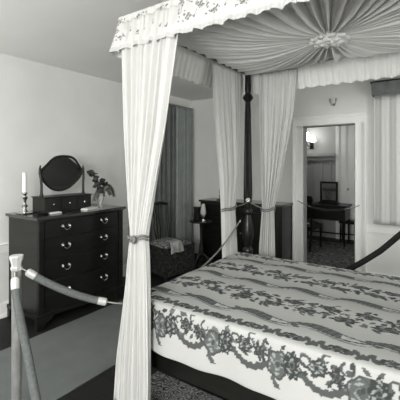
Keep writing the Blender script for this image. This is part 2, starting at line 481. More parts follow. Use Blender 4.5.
# foot drop : same border turned
ds_mask = S < X0
ink[ds_mask] = np.where(np.sin(S[ds_mask]*60)*np.sin(T[ds_mask]*50) > .45, .7, .05)
def fold(d, r=.022):
    """d>0 beyond the edge -> (outward, downward) rounded"""
    arcL = r*PI/2
    o = np.where(d < -r, 0, 0.)
    th = np.clip((d+r*.5)/r, 0, PI/2)
    out = np.where(th <= 0, np.minimum(d, -r*.5), -r*.5+r*np.sin(th))
    dn = np.where(th <= 0, 0, r*(1-np.cos(th))) + np.clip(d+r*.5-arcL, 0, None)
    return out, dn
oN, dN = fold(Y0-T); oF, dF = fold(T-Y1); oH, dH = fold(X0-S)
Yp = np.where(T < (Y0+Y1)/2, Y0-oN, Y1+oF)
Xp = X0-oH
dropt = np.where(T < (Y0+Y1)/2, dN, dF)
wav = .010*np.sin(S*9.)+.006*np.sin(S*23.+1)
Yp = np.where(T < Y0, Yp - wav*np.clip((Y0-T)/.25, 0, 1) - .015*np.clip((Y0-T)/.25, 0, 1), Yp)
Yp = np.where(T > Y1, Yp + wav*np.clip((T-Y1)/.25, 0, 1), Yp)
Xp = np.where(S < X0, Xp - (.008*np.sin(T*14))*np.clip((X0-S)/.25, 0, 1), Xp)
crown = .018*np.clip(1-((T-(Y0+Y1)/2)/((Y1-Y0)/2))**4, 0, 1)*np.clip((S-X0)/.15, 0, 1)
Zp = TOP+crown - dropt - dH + .0025*np.sin(S*7+T*3)*np.sin(T*11-S*2)
P = np.stack([Xp, Yp, Zp], -1)
Sc = (S[:-1, :-1]+S[1:, 1:])/2; Tc = (T[:-1, :-1]+T[1:, 1:])/2
keep = ~((Sc < X0) & ((Tc < Y0) | (Tc > Y1)))
keep &= ~((Sc < -1.53) & (Tc < 1.715) & (Sc < X0+.9))      # slit round the near foot post
keep &= ~((Sc < X0) & (Tc < 1.715))
me = grid_mesh('bedspread', P, keep, attr=ink)
sp = obj('bedspread', me, 'spread', None, smooth=True, solid=.004, angle=180)
tag(sp, 'pale bedspread printed with dark flowers and scrolls covering the four poster bed', 'bedspread')

# canopy: gathered sunburst cloth under the tester
cx, cy = -.625, 2.36; ex0, ex1, ey0, ey1 = -1.60, .39, 1.65, 3.09
NA, NR = 1440, 40
A = np.linspace(0, 2*PI, NA, endpoint=False)
ca, sa = np.cos(A), np.sin(A)
rx = np.where(ca > 0, (ex1-cx)/np.maximum(ca, 1e-6), (ex0-cx)/np.minimum(ca, -1e-6))
ry = np.where(sa > 0, (ey1-cy)/np.maximum(sa, 1e-6), (ey0-cy)/np.minimum(sa, -1e-6))
Re = np.minimum(rx, ry)
# pleats spaced evenly along the edge
ex, ey = cx+Re*ca, cy+Re*sa
dl = np.hypot(np.diff(ex, append=ex[0]), np.diff(ey, append=ey[0])); L = np.cumsum(dl); L = L/L[-1]
npl = 54
ph = 2*PI*npl*L + 1.3*np.sin(2*PI*5*L) + .9*np.sin(2*PI*13*L+1)
amp = .55+.45*np.sin(2*PI*19*L+2)*np.sin(2*PI*7*L)
prof = np.sin(ph)*(.6+.4*amp) + .35*np.sin(2*ph+1)
rr = np.linspace(.05, 1, NR)
RR, _ = np.meshgrid(rr, A, indexing='ij')
Z = 2.325 + (2.388-2.325)*RR**1.2 - .10*RR*(1-RR)*.9
Z = Z + prof[None, :]*.036*np.minimum(1, RR*2.0)*(1-.55*RR**4)
Pc = np.stack([cx+RR*Re[None, :]*ca[None, :], cy+RR*Re[None, :]*sa[None, :], Z], -1)
me = grid_mesh('bed_canopy', np.transpose(Pc, (1, 0, 2)), closed_u=True)
can = obj('bed_canopy', me, 'tester', None, smooth=True, solid=.003, angle=180)
tag(can, 'white cloth gathered in a sunburst of pleats beneath the top of the bed', 'canopy')
b = NB()   # puffed rosette
for ring, (n, rad, sz, dz) in enumerate(((10, .088, .038, .006), (7, .052, .036, -.010), (3, .020, .034, -.018))):
    for k in range(n):
        a = 2*PI*k/n+ring*.4; c = Vector((cx+rad*math.cos(a), cy+rad*math.sin(a), 2.312+dz))
        m0 = Matrix.Translation(c) @ Matrix.Rotation(a+.6*(-1)**ring, 4, 'Z') @ Matrix.Rotation(.35, 4, 'Y') @ Matrix.Diagonal((1.15, .9, .62, 1))
        nv = len(b.verts); bmesh.ops.create_icosphere(b, subdivisions=2, radius=sz, matrix=Matrix.Identity(4))
        b.verts.ensure_lookup_table()
        for v in b.verts[nv:]:
            th = math.atan2(v.co.y, v.co.x)
            v.co *= 1+.18*math.cos(4*th)
            v.co = m0 @ v.co
obj('rosette', b, 'rosette', can, smooth=True, angle=60)

# valance hanging round the tester
pts = []
for (ax, ay), (bx, by) in (((-1.715, 1.575), (.455, 1.575)), ((.455, 1.575), (.455, 3.155)), ((.455, 3.155), (-1.715, 3.155)), ((-1.715, 3.155), (-1.715, 1.575))):
    n = int(math.hypot(bx-ax, by-ay)/.006)
    for k in range(n): pts.append((ax+(bx-ax)*k/n, ay+(by-ay)*k/n))
pts = np.array(pts); n = len(pts)
Lp = np.arange(n)*.006
# smooth corner normals
tang = np.roll(pts, -6, 0)-np.roll(pts, 6, 0); tang /= np.linalg.norm(tang, axis=1)[:, None]
nrm = np.stack([tang[:, 1], -tang[:, 0]], -1)
rows = 34
V = np.zeros((n, rows, 3)); pr = np.zeros((n, rows))
rip = np.sin(Lp*2*PI/.062+.7*np.sin(Lp*5)) ; rip2 = np.sin(Lp*2*PI/.031+1)
scal = np.abs(((Lp/.105) % 1)-.5)*2
for j in range(rows):
    f = j/(rows-1)
    out = .012+.055*f**1.3+(.0075*rip+.003*rip2)*(.25+f)
    z = 2.440-.225*f-.016*f**6*(1-scal)*1.0
    V[:, j, 0] = pts[:, 0]+nrm[:, 0]*out; V[:, j, 1] = pts[:, 1]+nrm[:, 1]*out; V[:, j, 2] = z
    zz_ = f*.225
    fl = np.sin(Lp*2*PI/.17+1.2*np.sin(zz_*40))*np.cos(zz_*2*PI/.13-1.0) + .9*np.sin(Lp*2*PI/.045+3*np.sin(zz_*60))*np.sin(zz_*2*PI/.05+2*np.sin(Lp*30)) 
    pr[:, j] = np.where((f > .08) & (f < .72), np.where(fl > .35, .55+.45*np.sign(np.sin(Lp*310+zz_*200)), 0), 0)
    if f > .90: pr[:, j] = .15+.15*np.sin(Lp*2*PI/.012)
me = grid_mesh('bed_valance', V, closed_u=True, attr=pr)
vl = obj('bed_valance', me, 'valance', None, smooth=True, solid=.003, angle=180)
vl.data.materials.clear(); vl.data.materials.append(M['vlining']); vl.data.materials.append(M['valance']); vl.modifiers['s'].material_offset = 1; vl.modifiers['s'].material_offset_rim = 1; vl.modifiers['s'].use_flip_normals = False
tag(vl, 'white valance with faint floral print and fringed edge hanging round the canopy', 'valance')

# bed curtains
def curtain(label, keys, folds, amp, seed, tie_z, z0=.03, z1=2.385, n=260, nz=110):
    """keys: z -> (left xy, right xy, amplitude); interpolated smoothly"""
    r = np.random.RandomState(seed)
    zs = np.linspace(z0, z1, nz); kz = np.array([k[0] for k in keys]); 
    def ip(i, z): return np.interp(z, kz, [k[i] for k in keys])
    def sm(i):
        v = ip(i, zs); 
        for _ in range(4):
            v2 = v.copy(); v2[1:-1] = (v[:-2]+v[1:-1]*2+v[2:])/4; v = v2
        return v
    lx, ly, rx_, ry_, am = (sm(i) for i in range(1, 6))
    u = np.linspace(0, 1, n)
    Pm = np.zeros((n, nz, 3))
    offs = r.uniform(-1, 1, 6)
    for j, z in enumerate(zs):
        dx, dy = rx_[j]-lx[j], ry_[j]-ly[j]; L_ = math.hypot(dx, dy); nx, ny = dy/L_, -dx/L_
        w = u + .02*np.sin(2*PI*3*u+offs[0]+z*.6)*np.minimum(1, L_*4)
        ph_ = 2*PI*folds*u+offs[1]*2+.5*np.sin(z*1.7+offs[2]*3+u*4)
        f = (np.sin(ph_)+.35*np.sin(2.3*ph_+offs[3]*4+z*.8)+.25*np.sin(.5*ph_+offs[4]*4))*am[j]
        f = f + am[j]*.8*np.sin(PI*u)
        Pm[:, j, 0] = lx[j]+dx*w+nx*f; Pm[:, j, 1] = ly[j]+dy*w+ny*f; Pm[:, j, 2] = z
    me_ = grid_mesh('bed_curtain', Pm)
    o = obj('bed_curtain', me_, 'curtain', None, smooth=True, solid=.003, angle=180)
    tag(o, label, 'curtain', 'bed curtains tied back at the posts')
    # tieback following the bundle outline
    j = int(np.argmin(abs(zs-tie_z)))
    c = Pm[:, j, :2].mean(0); q = Pm[:, j, :2]-c
    th = np.linspace(0, 2*PI, 25)
    dirx = np.array([rx_[j]-lx[j], ry_[j]-ly[j]]); dirx /= np.linalg.norm(dirx); per = np.array([dirx[1], -dirx[0]])
    hw = np.abs(q@dirx).max()+.008; hd = np.abs(q@per).max()+.008
    loop = [Vector((c[0]+dirx[0]*hw*math.cos(a)+per[0]*hd*math.sin(a), c[1]+dirx[1]*hw*math.cos(a)+per[1]*hd*math.sin(a), tie_z+.006*math.sin(3*a)+.012*math.cos(a))) for a in th]
    b_ = NB(); tube(b_, loop, .007, 8, cap=False)
    tube(b_, [v+Vector((0, 0, -.018)) for v in loop], .005, 8, cap=False)
    tb = obj('tieback', b_, 'tie', o, smooth=True)
    return o, tb, (c, dirx, per, hw, hd)
# (z, lx, ly, rx, ry, amp)
cn, tb, info = curtain('large white bed curtain hanging to the floor just right of the chest of drawers',
        [(0.0, -1.715, 1.54, -1.39, 1.49, .022), (.3, -1.69, 1.54, -1.385, 1.49, .022), (.75, -1.60, 1.53, -1.385, 1.48, .022), (1.0, -1.55, 1.51, -1.395, 1.48, .022), (1.09, -1.535, 1.51, -1.405, 1.48, .020), (1.25, -1.57, 1.52, -1.375, 1.49, .020),
         (1.7, -1.625, 1.53, -1.30, 1.52, .017), (2.2, -1.66, 1.535, -1.225, 1.535, .014), (2.4, -1.67, 1.54, -1.20, 1.54, .010)], 8, .02, 1, 1.085)
c, dx_, pr_, hw, hd = info
b = NB()
for k in range(5):
    a = 2*PI*k/5; p = Vector((c[0]+pr_[0]*(hd+.006)+dx_[0]*(.03+.014*math.cos(a)), c[1]+pr_[1]*(hd+.006)+dx_[1]*(.03+.014*math.cos(a)), 1.078+.014*math.sin(a)))
    bmesh.ops.create_icosphere(b, subdivisions=2, radius=.012, matrix=Matrix.Translation(p))
obj('tie_flower', b, 'tie', cn, smooth=True)
curtain('pale bed curtain hanging just left of the far dark bedpost',
        [(0.0, -1.70, 2.86, -1.665, 3.06, .018), (.7, -1.72, 2.86, -1.70, 3.06, .016), (1.10, -1.72, 2.84, -1.70, 3.02, .016), (1.4, -1.68, 2.74, -1.665, 3.06, .018), (2.0, -1.67, 2.62, -1.66, 3.09, .015), (2.4, -1.665, 2.58, -1.655, 3.10, .008)], 7, .02, 2, 1.10, z1=2.385)
curtain('pale bed curtain hanging just right of the far dark bedpost',
        [(0.0, -1.51, 3.17, -1.33, 3.19, .018), (.7, -1.50, 3.17, -1.35, 3.19, .018), (1.08, -1.47, 3.17, -1.36, 3.19, .018), (1.4, -1.48, 3.165, -1.28, 3.18, .018), (2.0, -1.50, 3.15, -1.16, 3.16, .015), (2.4, -1.50, 3.145, -1.12, 3.145, .006)], 7, .02, 3, 1.08, z1=2.385)
# flower knob on the far post with the cords hooked to it
KO = Vector((-1.58, 3.08, 1.165))
b = NB()
dirc = Vector((.46, -.888, 0)).normalized()
for k in range(6):
    a = 2*PI*k/6; side = Vector((-dirc.y, dirc.x, 0))
    bmesh.ops.create_icosphere(b, subdivisions=2, radius=.011, matrix=Matrix.Translation(KO+dirc*.046+side*.015*math.cos(a)+Vector((0, 0, .015*math.sin(a)))))
bmesh.ops.create_icosphere(b, subdivisions=2, radius=.012, matrix=Matrix.Translation(KO+dirc*.050))
kn = rel(obj('curtain_knob', b, 'silver', bed, smooth=True), bed); kn['label'] = 'pale flower shaped curtain knob'
b = NB(); tube(b, [KO+dirc*.042+Vector((-.0, 0, -.02)), KO+Vector((-.05, -.03, -.05)), KO+Vector((-.085, -.09, -.065))], .005, 8)
tube(b, [KO+dirc*.042+Vector((.02, 0, -.02)), KO+Vector((.07, .01, -.05)), KO+Vector((.12, .045, -.075))], .005, 8)
obj('cord', b, 'tie', kn, smooth=True)

# ---------------------------------------------------------------- chest of drawers
DXF, DXB, DY0, DY1, DT = -3.0, -3.555, 1.775, 2.83, 1.027
dr = thing('chest_of_drawers', 'dark wooden chest of drawers with brass handles against the left wall', 'chest of drawers', (-3.28, 2.30, 0))
def serp(y, a=.028):
    u = (y-DY0)/(DY1-DY0)
    return a*(math.sin(PI*u)**2)*1.2 - a*.55*(math.sin(2*PI*u)**2)
def serp_outline(y0, y1, xb, off, n=40):
    return [(DXF+off+serp(y0+(y1-y0)*k/n), y0+(y1-y0)*k/n) for k in range(n+1)] + [(xb, y1), (xb, y0)]
b = NB(); prism(b, serp_outline(DY0+.02, DY1-.02, DXB+.01, -.045), 'z', .11, DT-.028)
obj('carcass', b, 'wood', dr, smooth=True)
b = NB(); prism(b, serp_outline(DY0-.01, DY1+.01, DXB, .0), 'z', DT-.024, DT)
prism(b, serp_outline(DY0+.005, DY1-.005, DXB+.005, -.015), 'z', DT-.034, DT-.024)
obj('top_board', b, 'woodtop', dr, smooth=True, bevel=.003)
# canted corner strips
for y in (DY0+.02, DY1-.075):
    obj('corner_post', box(NB(), DXF-.046, DXF-.018+serp(y), y, y+.055, .11, DT-.034), 'wood', dr, bevel=.008)
b = NB(); prism(b, serp_outline(DY0+.0, DY1-.0, DXB+.01, -.012), 'z', .10, .135); obj('base_moulding', b, 'wood', dr, smooth=True)
for y0, y1 in ((DY0, DY0+.16), (DY1-.16, DY1)):
    for xx in (DXF-.03, DXB+.04):
        b = NB(); s_ = 1 if y0 == DY0 else -1; ya = y0 if s_ == 1 else y1
        prism(b, [(ya, .002), (ya+s_*.07, .002), (ya+s_*.085, .05), (ya+s_*.15, .075), (ya+s_*.16, .10), (ya, .10)], 'x', xx-.02, xx+.02)
        obj('foot', b, 'wood', dr)
zz = DT-.045; hs = [.168, .19, .215, .235]
def handle_mesh():
    b = NB()
    for q in (-.036, .036):
        m1 = Matrix.Translation((0, q, 0)) @ Matrix.Rotation(PI/2, 4, 'Y')
        nv = len(b.verts); lathe(b, [(.017, 0), (.017, .004), (.008, .008), (.008, .018), (.011, .022), (.006, .028)], n=14)
        b.verts.ensure_lookup_table()
        for v in b.verts[nv:]: v.co = m1 @ v.co
    pts_ = [(.021, -.036, 0)] + [(.026, -.036*math.cos(PI*k/12), -.036*math.sin(PI*k/12)) for k in range(13)] + [(.021, .036, 0)]
    tube(b, pts_, .0048, 8)
    return b
hm = None
for k, h in enumerate(hs):
    z1 = zz; z0 = zz-h+.008
    b = NB(); prism(b, serp_outline(DY0+.085, DY1-.085, DXF-.06, -.030), 'z', z0, z1)
    d_ = obj('drawer', b, 'wood', dr, smooth=True, bevel=.004)
    for y in (DY0+.30, DY1-.30):
        if hm is None:
            o = obj('handle', handle_mesh(), 'brass', d_, smooth=True); hm = o.data
        else:
            o = bpy.data.objects.new('handle', hm); C.objects.link(o); o.parent = d_
        o.location = (DXF-.030+serp(y), y, (z0+z1)/2+.012)
        o['label'] = 'brass bail handle'
    zz -= h
for o in dr.children: rel(o, dr)

# dressing mirror on the chest
mz = DT+.001
dm = thing('dressing_mirror', 'dark framed swing mirror on a small drawer box standing on the chest of drawers', 'mirror', (-3.30, 2.235, mz))
b = NB()
box(b, -.11, .10, -.275, .275, .012, .148); box(b, -.12, .112, -.285, .285, .148, .158); box(b, -.118, .11, -.282, .282, 0, .014)
obj('box', b, 'wood2', dm, bevel=.003)
for y0, y1 in ((-.262, -.10), (-.09, .09), (.10, .262)):
    q = obj('drawer', box(NB(), .10, .107, y0, y1, .028, .135), 'wood2', dm, bevel=.002)
    b = NB(); lathe(b, [(.005, 0), (.009, .008), (.004, .014)], n=12)
    for v in b.verts: v.co = Vector((.107+v.co.z, (y0+y1)/2+v.co.x, .082+v.co.y))
    obj('knob', b, 'brass', q, smooth=True)
MC = .39   # pivot height
for sy in (-1, 1):
    b = NB()
    tube(b, [(.0, sy*.245, .158), (.0, sy*.245, .19), (.0, sy*.245, .27), (-.0, sy*.25, .34), (-.01, sy*.254, MC), (-.01, sy*.254, MC+.05), (-.01, sy*.25, MC+.08)], [.021, .014, .012, .013, .014, .011, .005], 12)
    obj('upright', b, 'wood2', dm, smooth=True)
def mo(k, n, s_=1.0):
    a = 2*PI*k/n; c_, q_ = math.cos(a), math.sin(a)
    r = 1+.035*math.cos(4*a)+.03*math.cos(6*a)*(1 if q_ > 0 else .3)
    return (.226*s_*r*c_, (.178 if q_ > 0 else .185)*s_*r*q_)
tilt = Matrix.Translation((-.02, 0, MC)) @ Matrix.Rotation(math.radians(13), 4, 'Y')
n = 64; b = NB(); ringpts = [tilt @ Vector((0, *mo(k, n))) for k in range(n+1)]
tube(b, ringpts, .0125, 8, cap=False)
fr = obj('mirror_frame', b, 'wood2', dm, smooth=True)
b = NB(); prism(b, [mo(k, n, .97) for k in range(n)], 'x', -.004, .003)
for v in b.verts: v.co = tilt @ v.co
obj('mirror_glass', b, 'mirror', fr)

# candlestick
def candlestick(name, label, loc, s_, body, candle):
    t = thing(name, label, 'candlestick', loc)
    obj('stem', lathe(NB(), [(r*s_, z*s_) for r, z in [(.078, 0), (.082, .010), (.074, .008), (.05, .010), (.03, .02), (.022, .035), (.016, .05), (.028, .07), (.030, .08), (.016, .095), (.015, .12), (.026, .145), (.031, .16), (.018, .175), (.022, .19), (.033, .20), (.030, .206)]], n=24), body, t, smooth=True)
    if candle: obj('candle', lathe(NB(), [(.021*s_, .207*s_), (.020*s_, .30*s_), (.018*s_, .395*s_), (.006, .402*s_)], n=16), candle, t, smooth=True)
    return t
candlestick('candlestick', 'silver candlestick with a tall white candle at the left end of the chest of drawers', (-3.38, 1.862, mz), 1.0, 'silver', 'wax')
# vase with sprigs
t = thing('flower_vase', 'glass vase of dark leafy sprigs and fern on the chest of drawers', 'vase', (-3.22, 2.655, mz))
obj('vase', lathe(NB(), [(.036, 0), (.036, .006), (.012, .014), (.009, .03), (.022, .05), (.034, .075), (.038, .11), (.034, .14), (.040, .155), (.036, .155), (.030, .14), (.033, .11), (.028, .075), (.012, .058)], n=28), 'glass', t, smooth=True)
def sprig(bm, path, nleaf, size, rs, wide=.6):
    tube(bm, path, .0028, 6)
    pv = [Vector(p) for p in path]
    for k in range(nleaf):
        f = (k+1)/nleaf*(len(pv)-1); i = min(int(f), len(pv)-2); p = pv[i].lerp(pv[i+1], f-i)
        tdir = (pv[i+1]-pv[i]).normalized()
        d_ = (Vector((rs.uniform(-1, 1), rs.uniform(-1, 1), rs.uniform(-.6, .9))).normalized()+tdir*.5).normalized()
        sd = d_.cross(Vector((rs.uniform(-1, 1), rs.uniform(-1, 1), .6))).normalized(); up = d_.cross(sd)
        L_ = size*rs.uniform(.7, 1.15); W = L_*wide/2
        v = [p, p+d_*L_*.3+sd*W, p+d_*L_*.7+sd*W*.9, p+d_*L_, p+d_*L_*.7-sd*W*.9, p+d_*L_*.3-sd*W, p+d_*L_*.5+up*W*.35]
        v = [bm.verts.new(q) for q in v]
        for a_, c_ in ((0, 1), (1, 2), (2, 3), (3, 4), (4, 5), (5, 0)): bm.faces.new((v[a_], v[c_], v[6]))
rs = random.Random(5)
for path in ([(0, 0, .10), (0, -.02, .22), (.0, -.06, .31), (.0, -.10, .37), (0, -.135, .385)], [(0, 0, .10), (0, .0, .22), (0, .01, .27), (0, .03, .29)], [(0, 0, .10), (.01, -.04, .2), (.02, -.08, .27), (.02, -.085, .30)], [(0, 0, .12), (.0, .04, .2), (-.02, .07, .25)]):
    b = NB(); sprig(b, path, 17, .058, rs, .85); obj('leafy_sprig', b, 'leaf', t)
for path, sg in (([(0, 0, .12), (0, .04, .22), (0, .11, .25), (0, .17, .19), (0, .20, .10)], 1), ([(0, 0, .12), (.02, -.04, .20), (.03, -.09, .17), (.03, -.12, .08)], 1), ([(0, 0, .12), (.03, .03, .22), (.04, .07, .20), (.05, .10, .13)], 1)):
    b = NB(); tube(b, path, .0025, 6); pv = [Vector(p) for p in path]
    for k in range(46):
        f = (k+1)/47*(len(pv)-1); i = min(int(f), len(pv)-2); p = pv[i].lerp(pv[i+1], f-i)
        td = (pv[i+1]-pv[i]).normalized(); L_ = .058*(1-.5*k/46)
        for s2 in (-1, 1):
            d_ = (td*.4+Vector((s2*.6, s2*.5, s2*.35-.25))).normalized(); w_ = td*.006
            vs = [b.verts.new(q) for q in (p-w_, p+w_, p+d_*L_)]; b.faces.new(vs)
    obj('fern_frond', b, 'frond', t)
# small things on the chest
t = thing('glass_dish', 'low round glass dish at the front left of the chest top', 'dish', (-3.16, 1.92, mz))
obj('bowl', lathe(NB(), [(.03, 0), (.045, .006), (.055, .024), (.051, .024), (.04, .009), (.01, .006)], n=24), 'wood2', t, smooth=True)
b = box(NB(), -.030, .030, -.058, .058, 0, .014)
o = tag(obj('white_box', b, 'paper', bevel=.004), 'flat white box on the chest top at the foot of the swing mirror', 'box'); o.location = (-3.135, 2.03, mz)
b = NB(); box(b, -.045, .045, -.08, .08, 0, .008); box(b, -.042, .044, -.076, .082, .008, .016)
for v in b.verts:
    if v.co.z > .0035: v.co.z += .003*(v.co.y+.062)/.1
o = tag(obj('folded_cards', b, 'paper'), 'small stack of white cards on the chest top below the right mirror post', 'cards'); o.location = (-3.13, 2.43, mz)
o.rotation_euler = (0, 0, .2)

# ---------------------------------------------------------------- ropes and stanchion
st = thing('rope_stanchion', 'pale metal stanchion with flared square head at the left edge', 'stanchion', (-2.13, 1.125, .0105))
obj('base', lathe(NB(), [(.085, 0), (.085, .012), (.05, .022), (.03, .03)], n=32), 'post', st, smooth=True)
obj('pole', lathe(NB(), [(.028, .03), (.028, .86)], n=24), 'post', st, smooth=True)
b = NB()
def sqring(w, z): return [(w*a, w*c_, z) for a, c_ in ((1, .4), (.4, 1), (-.4, 1), (-1, .4), (-1, -.4), (-.4, -1), (.4, -1), (1, -.4))]
lv = [(.027, .855), (.031, .865), (.031, .875), (.026, .88), (.028, .90), (.036, .925), (.038, .94), (.036, .945)]
rg = [[b.verts.new(p) for p in sqring(w, z)] for w, z in lv]
for a_, c_ in zip(rg, rg[1:]):
    for k in range(8): b.faces.new((a_[k], a_[(k+1) % 8], c_[(k+1) % 8], c_[k]))
b.faces.new(rg[0][::-1]); b.faces.new(rg[-1])
obj('head', b, 'posthead', st, smooth=True, angle=25)
def rope(label, pts_, r, m, capm='posthead', cap=.07, hook=.03, group='barrier ropes', hook2=True, hook_end=None):
    he = hook if hook_end is None else hook_end
    P_ = [Vector(p) for p in pts_]
    # resample by arc length
    L_ = [0]
    for a_, c_ in zip(P_, P_[1:]): L_.append(L_[-1]+(c_-a_).length)
    tot = L_[-1]
    def at(d):
        d = max(0, min(tot, d))
        for i in range(len(P_)-1):
            if d <= L_[i+1]: return P_[i].lerp(P_[i+1], (d-L_[i])/max(1e-9, L_[i+1]-L_[i]))
        return P_[-1]
    t = thing('barrier_rope', label, 'rope', P_[0], 0, group)
    o0 = P_[0]
    N = 40
    body = [at(hook+cap*.6+(tot-hook-he-cap*1.2)*k/N)-o0 for k in range(N+1)]
    b_ = NB(); tube(b_, body, r, 14); obj('rope_cover', b_, m, t, smooth=True)
    for e in (0, 1):
        f_ = (lambda d: at(d)-o0) if e == 0 else (lambda d: at(tot-d)-o0)
        hk = hook if e == 0 else he
        b_ = NB(); tube(b_, [f_(hk), f_(hk+cap*.15), f_(hk+cap*.5), f_(hk+cap)], [r*.55, r*1.08, r*1.1, r*1.06], 14)
        ec = obj('end_cap', b_, capm, t, smooth=True)
        if e == 0 or hook2:
            b_ = NB(); tube(b_, [f_(hk*q/4) for q in range(5)], .006, 8); obj('hook', b_, 'brass', ec, smooth=True)
    return t
rope('pale velvet rope sagging from the stanchion to the nearest bed curtain', catenary((-2.105, 1.145, .875), (-1.70, 1.62, .60), .05), .0225, 'velvet', hook_end=.13, cap=.06)
rope('pale velvet rope hanging down loose from the stanchion at the left edge',
     [(-2.10, 1.10, .865), (-2.06, 1.08, .78), (-1.95, 1.05, .64), (-1.82, 1.02, .50), (-1.69, .98, .38), (-1.57, .95, .24), (-1.50, .93, .12), (-1.46, .92, .035)], .022, 'velvet', hook2=False)
rope('thin rope hanging across the foot of the bed up to the far bedpost', catenary((-1.69, 1.70, .66), (-1.635, 3.03, .97), .17), .007, 'tie', cap=.03, capm='tie')
rope('thick dark velvet rope curving up beside the bed at the right edge', [(-1.50, 3.22, .60), (-1.30, 3.26, .49), (-1.10, 3.28, .46), (-.92, 3.28, .485), (-.75, 3.28, .56), (-.60, 3.28, .665), (-.45, 3.28, .79), (-.30, 3.28, .95), (-.10, 3.26, 1.13), (.10, 3.22, 1.24), (.31, 3.14, 1.32)], .024, 'velvetd', capm='posthead')
rope('dark rope hung across the open doorway', catenary((DX0-.06, YB-.05, 1.00), (DX1+.06, YB-.05, .985), .10), .018, 'velvetd', capm='velvetd', cap=.05, hook=.20)

# ---------------------------------------------------------------- back of the room
cb = thing('low_cupboard', 'dark wooden low cupboard against the back wall behind the far bed curtains', 'cupboard', (-2.47, 4.70, 0))
obj('body', box(NB(), -.66, .66, -.19, .19, .10, .935), 'wood', cb)
obj('top', box(NB(), -.68, .68, -.215, .20, .935, .965), 'woodtop', cb, bevel=.004)
for x0, x1 in ((-.64, -.01), (.01, .64)):
    b = NB(); box(b, x0, x1, -.205, -.19, .14, .915); box(b, x0+.08, x1-.08, -.215, -.205, .22, .83)
    q = obj('door', b, 'wood', cb, bevel=.003)
    xx = x1-.04 if x0 < -.1 else x0+.04
    b = NB(); lathe(b, [(.01, 0), (.016, .012), (.006, .022)], n=12)
    for v in b.verts: v.co = Vector((xx+v.co.x, -.205-v.co.z, .52+v.co.y))
    obj('knob', b, 'brass', q, smooth=True)
for x in (-.62, .56):
    for y in (-.18, .12): obj('foot', box(NB(), x, x+.06, y, y+.06, .001, .10), 'wood', cb)
candlestick('candlestick', 'slender dark candlestick on the low cupboard by the back wall', (-2.86, 4.66, .966), .8, 'wood2', 'wood2')
t = thing('tripod_table', 'small dark round tripod table in front of the low cupboard', 'table', (-2.89, 4.18, 0))
obj('tabletop', lathe(NB(), [(.16, .685), (.165, .69), (.165, .705), (.15, .705)], n=32), 'wood2', t, smooth=True)
obj('pillar', lathe(NB(), [(.02, .20), (.035, .24), (.03, .32), (.018, .42), (.02, .6), (.03, .685)], n=20), 'wood2', t, smooth=True)
for k in range(3):
    a = 2*PI*k/3+.4; b = NB()
    tube(b, [(.02*math.cos(a), .02*math.sin(a), .24), (.10*math.cos(a), .10*math.sin(a), .17), (.16*math.cos(a), .16*math.sin(a), .06), (.20*math.cos(a), .20*math.sin(a), .016)], [.018, .016, .013, .015], 10)
    obj('leg', b, 'wood2', t, smooth=True)
t = thing('oil_lamp', 'small lamp with a dull glass chimney on the tripod table', 'lamp', (-2.84, 4.16, .706))
obj('lamp_base', lathe(NB(), [(.045, 0), (.045, .01), (.02, .02), (.03, .05), (.035, .07), (.02, .085)], n=20), 'silver', t, smooth=True)
obj('chimney', lathe(NB(), [(.03, .086), (.042, .12), (.036, .17), (.026, .22), (.025, .24), (.023, .24), (.024, .22), (.034, .17), (.040, .12), (.028, .09)], n=20), 'glass', t, smooth=True)
t = thing('tea_caddy', 'dark upright wooden caddy beside the lamp on the tripod table', 'caddy', (-2.97, 4.20, .706))
obj('body', box(NB(), -.04, .04, -.04, .04, 0, .17), 'wood2', t, bevel=.004)
obj('lid', box(NB(), -.044, .044, -.044, .044, .17, .19), 'wood2', t, bevel=.006)

# chair at the left wall, seat toward the room
def side_chair(label, loc, rz, cloth):
    t = thing('side_chair', label, 'chair', loc, rz)
    b = NB(); prism(b, [(-.22, -.21), (-.22, .21), (.24, .26), (.24, -.26)], 'z', .36, .43); obj('seat_frame', b, 'wood', t, bevel=.004)
    n_ = 14; P_ = np.zeros((n_+1, n_+1, 3))
    b = NB(); vv = []
    for i in range(n_+1):
        for j in range(n_+1):
            u_, v_ = i/n_, j/n_; x = -.20+.42*u_; w_ = .19+.055*u_; y = -w_+2*w_*v_
            z = .43+.055*(1-(2*u_-1)**6)*(1-(2*v_-1)**6)
            vv.append(b.verts.new((x, y, z)))
    for i in range(n_):
        for j in range(n_): k_ = i*(n_+1)+j; b.faces.new((vv[k_], vv[k_+n_+1], vv[k_+n_+2], vv[k_+1]))
    obj('seat', b, cloth, t, smooth=True)
    if cloth == 'seatcloth':
        obj('skirt', prism(NB(), [(-.225, -.215), (-.225, .215), (.245, .268), (.245, -.268)], 'z', .06, .425), pattern_mat('dark_skirt_cloth', .008, .05, 9), t, bevel=.01)
    for y in (-.235, .235):
        b = NB(); tube(b, [(.21, y, .36), (.215, y, .25), (.21, y*.98, .1), (.218, y, .03), (.218, y, .001)], [.025, .022, .016, .018, .018], 10); obj('leg', b, 'wood', t, smooth=True)
        b = NB(); tube(b, [(-.26, y*.8, .001), (-.26, y*.8, .02), (-.215, y*.82, .2), (-.20, y*.84, .43), (-.235, y*.86, .68), (-.285, y*.9, .93)], [.018, .018, .02, .02, .017, .015], 10); obj('rear_leg', b, 'wood', t, smooth=True)
    b = NB(); tube(b, [(-.285, -.235, .93), (-.295, -.12, .955), (-.30, 0, .945), (-.295, .12, .955), (-.285, .235, .93)], [.02, .024, .022, .024, .02], 10); obj('crest_rail', b, 'wood', t, smooth=True)
    b = NB()
    for k in range(-1, 2): tube(b, [(-.205, k*.03, .43), (-.24, k*.06, .62), (-.255, k*.035, .75), (-.29, k*.07, .94)], .009, 8)
    obj('splat', b, 'wood', t, smooth=True)
    return t
side_chair('dark side chair with figured seat standing by the window drapes', (-3.13, 3.74, 0), -.15, 'seatcloth')
P_ = np.zeros((24, 30, 3))
